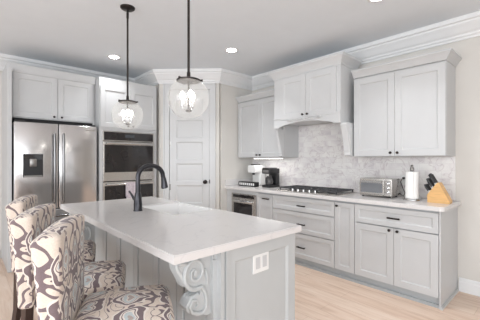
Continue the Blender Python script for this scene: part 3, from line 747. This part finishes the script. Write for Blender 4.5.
def corbel(y0, y1, face):
    # profile in (out from the island, height); out grows towards the seats
    P = [(0, .872), (.235, .872), (.24, .85), (.232, .826), (.212, .81), (.198, .79), (.186, .76), (.165, .735), (.13, .716), (.092, .70), (.074, .682)]
    P += [(.08, .668), (.12, .668), (.155, .656), (.172, .634), (.168, .61), (.146, .596), (.115, .588), (.085, .578), (.055, .562), (.02, .552), (0, .556)]
    T_ = lambda p: (BX0-.027-p[0]*.84, p[1], p[2])
    c = MB(T_).prism(P, y0+.012, y1-.012, 'y')
    c.box(-.028, .0, y0+.002, y1+.01, .53, .872).box(-.028, .255, y0-.004, y1+.004, .856, .8735)
    # fluted front leaves
    for y in (y0+.022, (y0+y1)/2, y1-.022):
        c.tube([(.232, y, .85), (.226, y, .822), (.20, y, .785), (.18, y, .745), (.13, y, .715), (.08, y, .69)], [.012, .014, .015, .014, .012, .008], 8)
    for y in (y0+.022, (y0+y1)/2, y1-.022): c.tube([(.085, y, .672), (.135, y, .662), (.165, y, .63), (.14, y, .60), (.07, y, .572)], [.008, .012, .014, .012, .006], 8)
    c = c.build('corbel', 'island_paint', ic, smooth=True)
    # S-shaped volutes in relief on the two flanks
    for ys in (y0+.008, y1-.008):
        mb = MB(T_); pts = []; n = 40
        for i in range(n):
            t = i/(n-1); a_ = radians(-75)-t*2*pi*1.55; r = .070*(1-t)**.85+.012
            pts.append((.115-r*cos(a_), ys, .785+r*sin(a_)))
        pts = pts[::-1]; sm = []
        for i in range(24):
            t = i/23; a_ = radians(60)+t*2*pi*1.2; r = .052*(1-t)**.8+.008
            sm.append((.092-r*cos(a_)*1.1, ys, .622-r*sin(a_)*-.95))
        mb.tube(pts, [.006+.006*i/(n-1) for i in range(n)], 8)
        mb.tube([pts[-1], (.07, ys, .705), (.045, ys, .675), (.038, ys, .64)]+[(.04, ys, .60), (.062, ys, .578), (.10, ys, .582), (.138, ys, .60), (.152, ys, .628), (.135, ys, .652), (.108, ys, .648), (.098, ys, .63), (.11, ys, .617)],
                [.012, .012, .012, .011, .011, .011, .011, .011, .010, .009, .008, .007, .006], 8)
        mb.lathe((.115, ys-.013, .785), [(0, 0), (.014, .004), (.014, .022), (0, .026)], 12, 'y')
        mb.tube([(.045, ys, .79), (.03, ys, .75), (.03, ys, .71)], [.004, .010, .004], 8)
        mb.tube([(.17, ys, .835), (.20, ys, .84), (.222, ys, .845)], [.006, .011, .008], 8)
        mb.build('volute', 'island_paint', c, smooth=True)
corbel(1.215, 1.305, -1); corbel(3.06, 3.15, -1)
so = thing('power_outlet', 'white two-gang outlet on the end panel of the island', 'outlet', (1.253, 1.19, .75))
T = TY(BY0-.0102)
MB(T).rbox(1.188, 1.318, 0, .007, .692, .806, .003, 1).build('cover_plate', 'white_plastic', so)
for u in (1.226, 1.280):
    MB(T).rbox(u-.017, u+.017, .007, .0095, .716, .782, .0015, 1).build('socket', 'socket_grey', so)

# faucet: gooseneck, sprays towards the sink (+X)
fx, fy = 1.055, 2.39
fa = thing('kitchen_faucet', 'dark gunmetal gooseneck faucet standing on the island by the sink', 'faucet', (fx, fy, .914))
MB().lathe((fx, fy, .9143), [(.037, 0), (.037, .006), (.034, .012), (.034, .06), (.031, .10), (.026, .13), (.0215, .15)], 20).build('base', 'gunmetal', fa, smooth=True)
pts = [(fx, fy, 1.06), (fx, fy, 1.15), (fx, fy, 1.19)]
R_ = .113
for i in range(1, 13):
    t = pi-pi*1.0*i/12; pts.append((fx+R_+R_*cos(t), fy, 1.19+R_*.82*sin(t)))
pts.append((fx+2*R_+.006, fy, 1.165))
MB().tube(pts, .0195, 14).build('spout', 'gunmetal', fa, smooth=True)
MB().tube([(fx+2*R_+.004, fy, 1.175), (fx+2*R_+.01, fy, 1.14), (fx+2*R_+.016, fy, 1.09), (fx+2*R_+.017, fy, 1.085)], [.021, .024, .031, .026], 16).build('spray_head', 'gunmetal', fa, smooth=True)
MB().tube([(fx, fy+.02, 1.0), (fx-.01, fy+.05, 1.005), (fx-.03, fy+.065, 1.05), (fx-.045, fy+.07, 1.075)], [.013, .012, .008, .007], 10).build('handle', 'gunmetal', fa, smooth=True)

# ------------------------------------------------------------------ pendants
def pendant(x, y, label):
    p = thing('pendant_light', label, 'pendant light', (x, y, CZ), 'glass globe pendants over the island')
    zc, R = 1.745, .139
    MB().lathe((x, y, CZ-.0225), [(0, 0), (.05, .002), (.064, .012), (.066, .022), (.0, .022)], 24).build('canopy', 'bronze', p, smooth=True)
    mb = MB().lathe((x, y, zc+R+.03), [(.0085, 0), (.0085, CZ-.022-zc-R-.03)], 10)
    mb.lathe((x, y, CZ-.10), [(.0115, 0), (.0115, .05)], 10).build('rod', 'bronze', p, smooth=True)
    mb = MB().lathe((x, y, zc+R-.014), [(.076, -.012), (.081, -.010), (.082, -.002), (.072, .004), (.045, .010), (.016, .013), (.0125, .018), (.012, .05)], 24)
    for k in range(3):
        t = 2*pi*k/3-radians(42.5); mb.tube([(x+.08*cos(t), y+.08*sin(t), zc+R-.018), (x+.095*cos(t), y+.095*sin(t), zc+R-.018)], [.006, .009], 8)
    mb.build('cap', 'bronze', p, smooth=True)
    prof = [(R*sin(a), R*-cos(a)) for a in [pi*i/22 for i in range(20)]]
    prof = [(max(r, .0), h) for r, h in prof]
    prof[0] = (0.0, -R)
    MB().lathe((x, y, zc), prof, 32).build('glass_globe', 'glass', p, smooth=True, angle=180)
    st = MB().lathe((x, y, zc-.095), [(0, 0), (.018, .006), (.022, .016), (.012, .024), (.006, .03), (.006, .215)], 14).build('stem', 'bronze', p, smooth=True)
    for k in range(3):
        t = 2*pi*k/3+.25; bx_, by_ = x+.042*cos(t), y+.042*sin(t)
        cd_ = MB().tube([(x, y, zc-.075), (x+.024*cos(t), y+.024*sin(t), zc-.078), (bx_, by_, zc-.062), (bx_, by_, zc-.052)], .005, 8).lathe((bx_, by_, zc-.052), [(.011, 0), (.012, .004), (.010, .035)], 12).build('candle_socket', 'chrome', p, smooth=True)
        MB().lathe((bx_, by_, zc-.0165), [(.006, 0), (.011, .012), (.018, .03), (.018, .045), (.010, .062), (0, .070)], 12).build('bulb', 'bulb', cd_, smooth=True)
    l = bpy.data.lights.new('pendant_bulb_light', 'POINT'); l.energy = 1.0; l.color = (1, .96, .9); l.shadow_soft_size = .05
    o = bpy.data.objects.new('pendant_bulb_light', l); COL.objects.link(o); o.location = (x, y, zc-.0)
    return p
pendant(1.12, 2.76, 'glass globe pendant farther from the camera, in front of the oven cabinet')
pendant(1.12, 1.735, 'glass globe pendant nearer the camera, in front of the pantry door')

# ------------------------------------------------------------------ recessed ceiling lights
def can(x, y, label, power=CAN_POWER):
    c = thing('ceiling_light', label, 'ceiling light', (x, y, CZ), 'recessed ceiling lights')
    MB().lathe((x, y, CZ-.006), [(.062, .002), (.07, 0), (.088, .001), (.09, .0058)], 28).build('trim_ring', 'white_plastic', c, smooth=True)
    MB().lathe((x, y, CZ-.004), [(.0, .0), (.062, 0), (.062, .0035), (0, .0035)], 28).build('lens', 'can', c)
    l = bpy.data.lights.new('downlight', 'AREA'); l.shape = 'DISK'; l.size = .12; l.spread = radians(105); l.energy = power; l.color = (.96, .98, 1)
    o = bpy.data.objects.new('downlight', l); COL.objects.link(o); o.location = (x, y, CZ-.012)
can(1.52, 4.21, 'round recessed ceiling light above the oven cabinet', 3)
can(2.54, 2.93, 'round recessed ceiling light above the aisle before the pantry door', 6)
can(2.64, 1.12, 'round recessed ceiling light above the aisle by the right-hand wall cabinet', 5.5)

# ------------------------------------------------------------------ counter stools
def stool():
    t = thing('counter_stool', 'x', 'stool', (0, 0, 0), 'paisley counter stools at the island')
    hw = .228
    def dome(p):
        x, y, z = p
        if z > .62: z += .042*max(0, 1-((x-.02)/.25)**2)*max(0, 1-(y/.24)**2)
        return (x, y, z)
    MB().rbox(-.205, .212, -hw, hw, .55, .665, .05, 5, dome, 6).build('seat', 'fabric', t, smooth=True, uv=True, angle=180)
    def bk(p):
        x, y, z = p
        q = max(0, (z-.60)/.45); k = (-.20-x)/.075           # k: 0 at the front face, 1 at the rear
        x -= k*.034*q**1.6                                   # the rear flares into a rolled top
        if z > .9: z -= (.012*(abs(y)/hw)**2+.022*k**2)*(z-.9)/.15
        y *= 1+.05*q*(1-k*.4)
        return (x, y, z)
    MB().rbox(-.27, -.20, -hw, hw, .605, 1.076, .022, 4, bk, 9).build('backrest', 'fabric', t, smooth=True, uv=True, angle=180)
    for sy in (1, -1):
        MB().tube([(.175, .185*sy, .56), (.178, .187*sy, 0)], [.026, .017], 4).build('leg', 'wood_dark', t)
    for sy in (1, -1):
        MB().tube([(-.236, .185*sy, .615), (-.242, .185*sy, .36), (-.272, .187*sy, .15), (-.32, .19*sy, 0)], [.027, .025, .021, .017], 4).build('leg', 'wood_dark', t)
    for sy in (1, -1): MB().rbox(-.25, .175, .185*sy-.009, .185*sy+.009, .22, .25, .003, 1).build('stretcher', 'wood_dark', t)
    MB().rbox(.165, .19, -.175, .175, .20, .235, .003, 1).build('footrest', 'wood_dark', t)
    return t
st0 = stool()
stools = [((.536, 1.355, 0), -25, 'paisley upholstered counter stool nearest the camera, at the corbel end of the island'),
          ((.524, 1.89, 0), -23, 'middle paisley upholstered counter stool of the three at the island'),
          ((.549, 2.53, 0), -18, 'paisley upholstered counter stool farthest along the island, nearest the refrigerator')]
for i, (loc, rz, lab) in enumerate(stools):
    o = st0 if i == 0 else copy_tree(st0)
    o.location = loc; o.rotation_euler = (0, 0, radians(rz)); o['label'] = lab
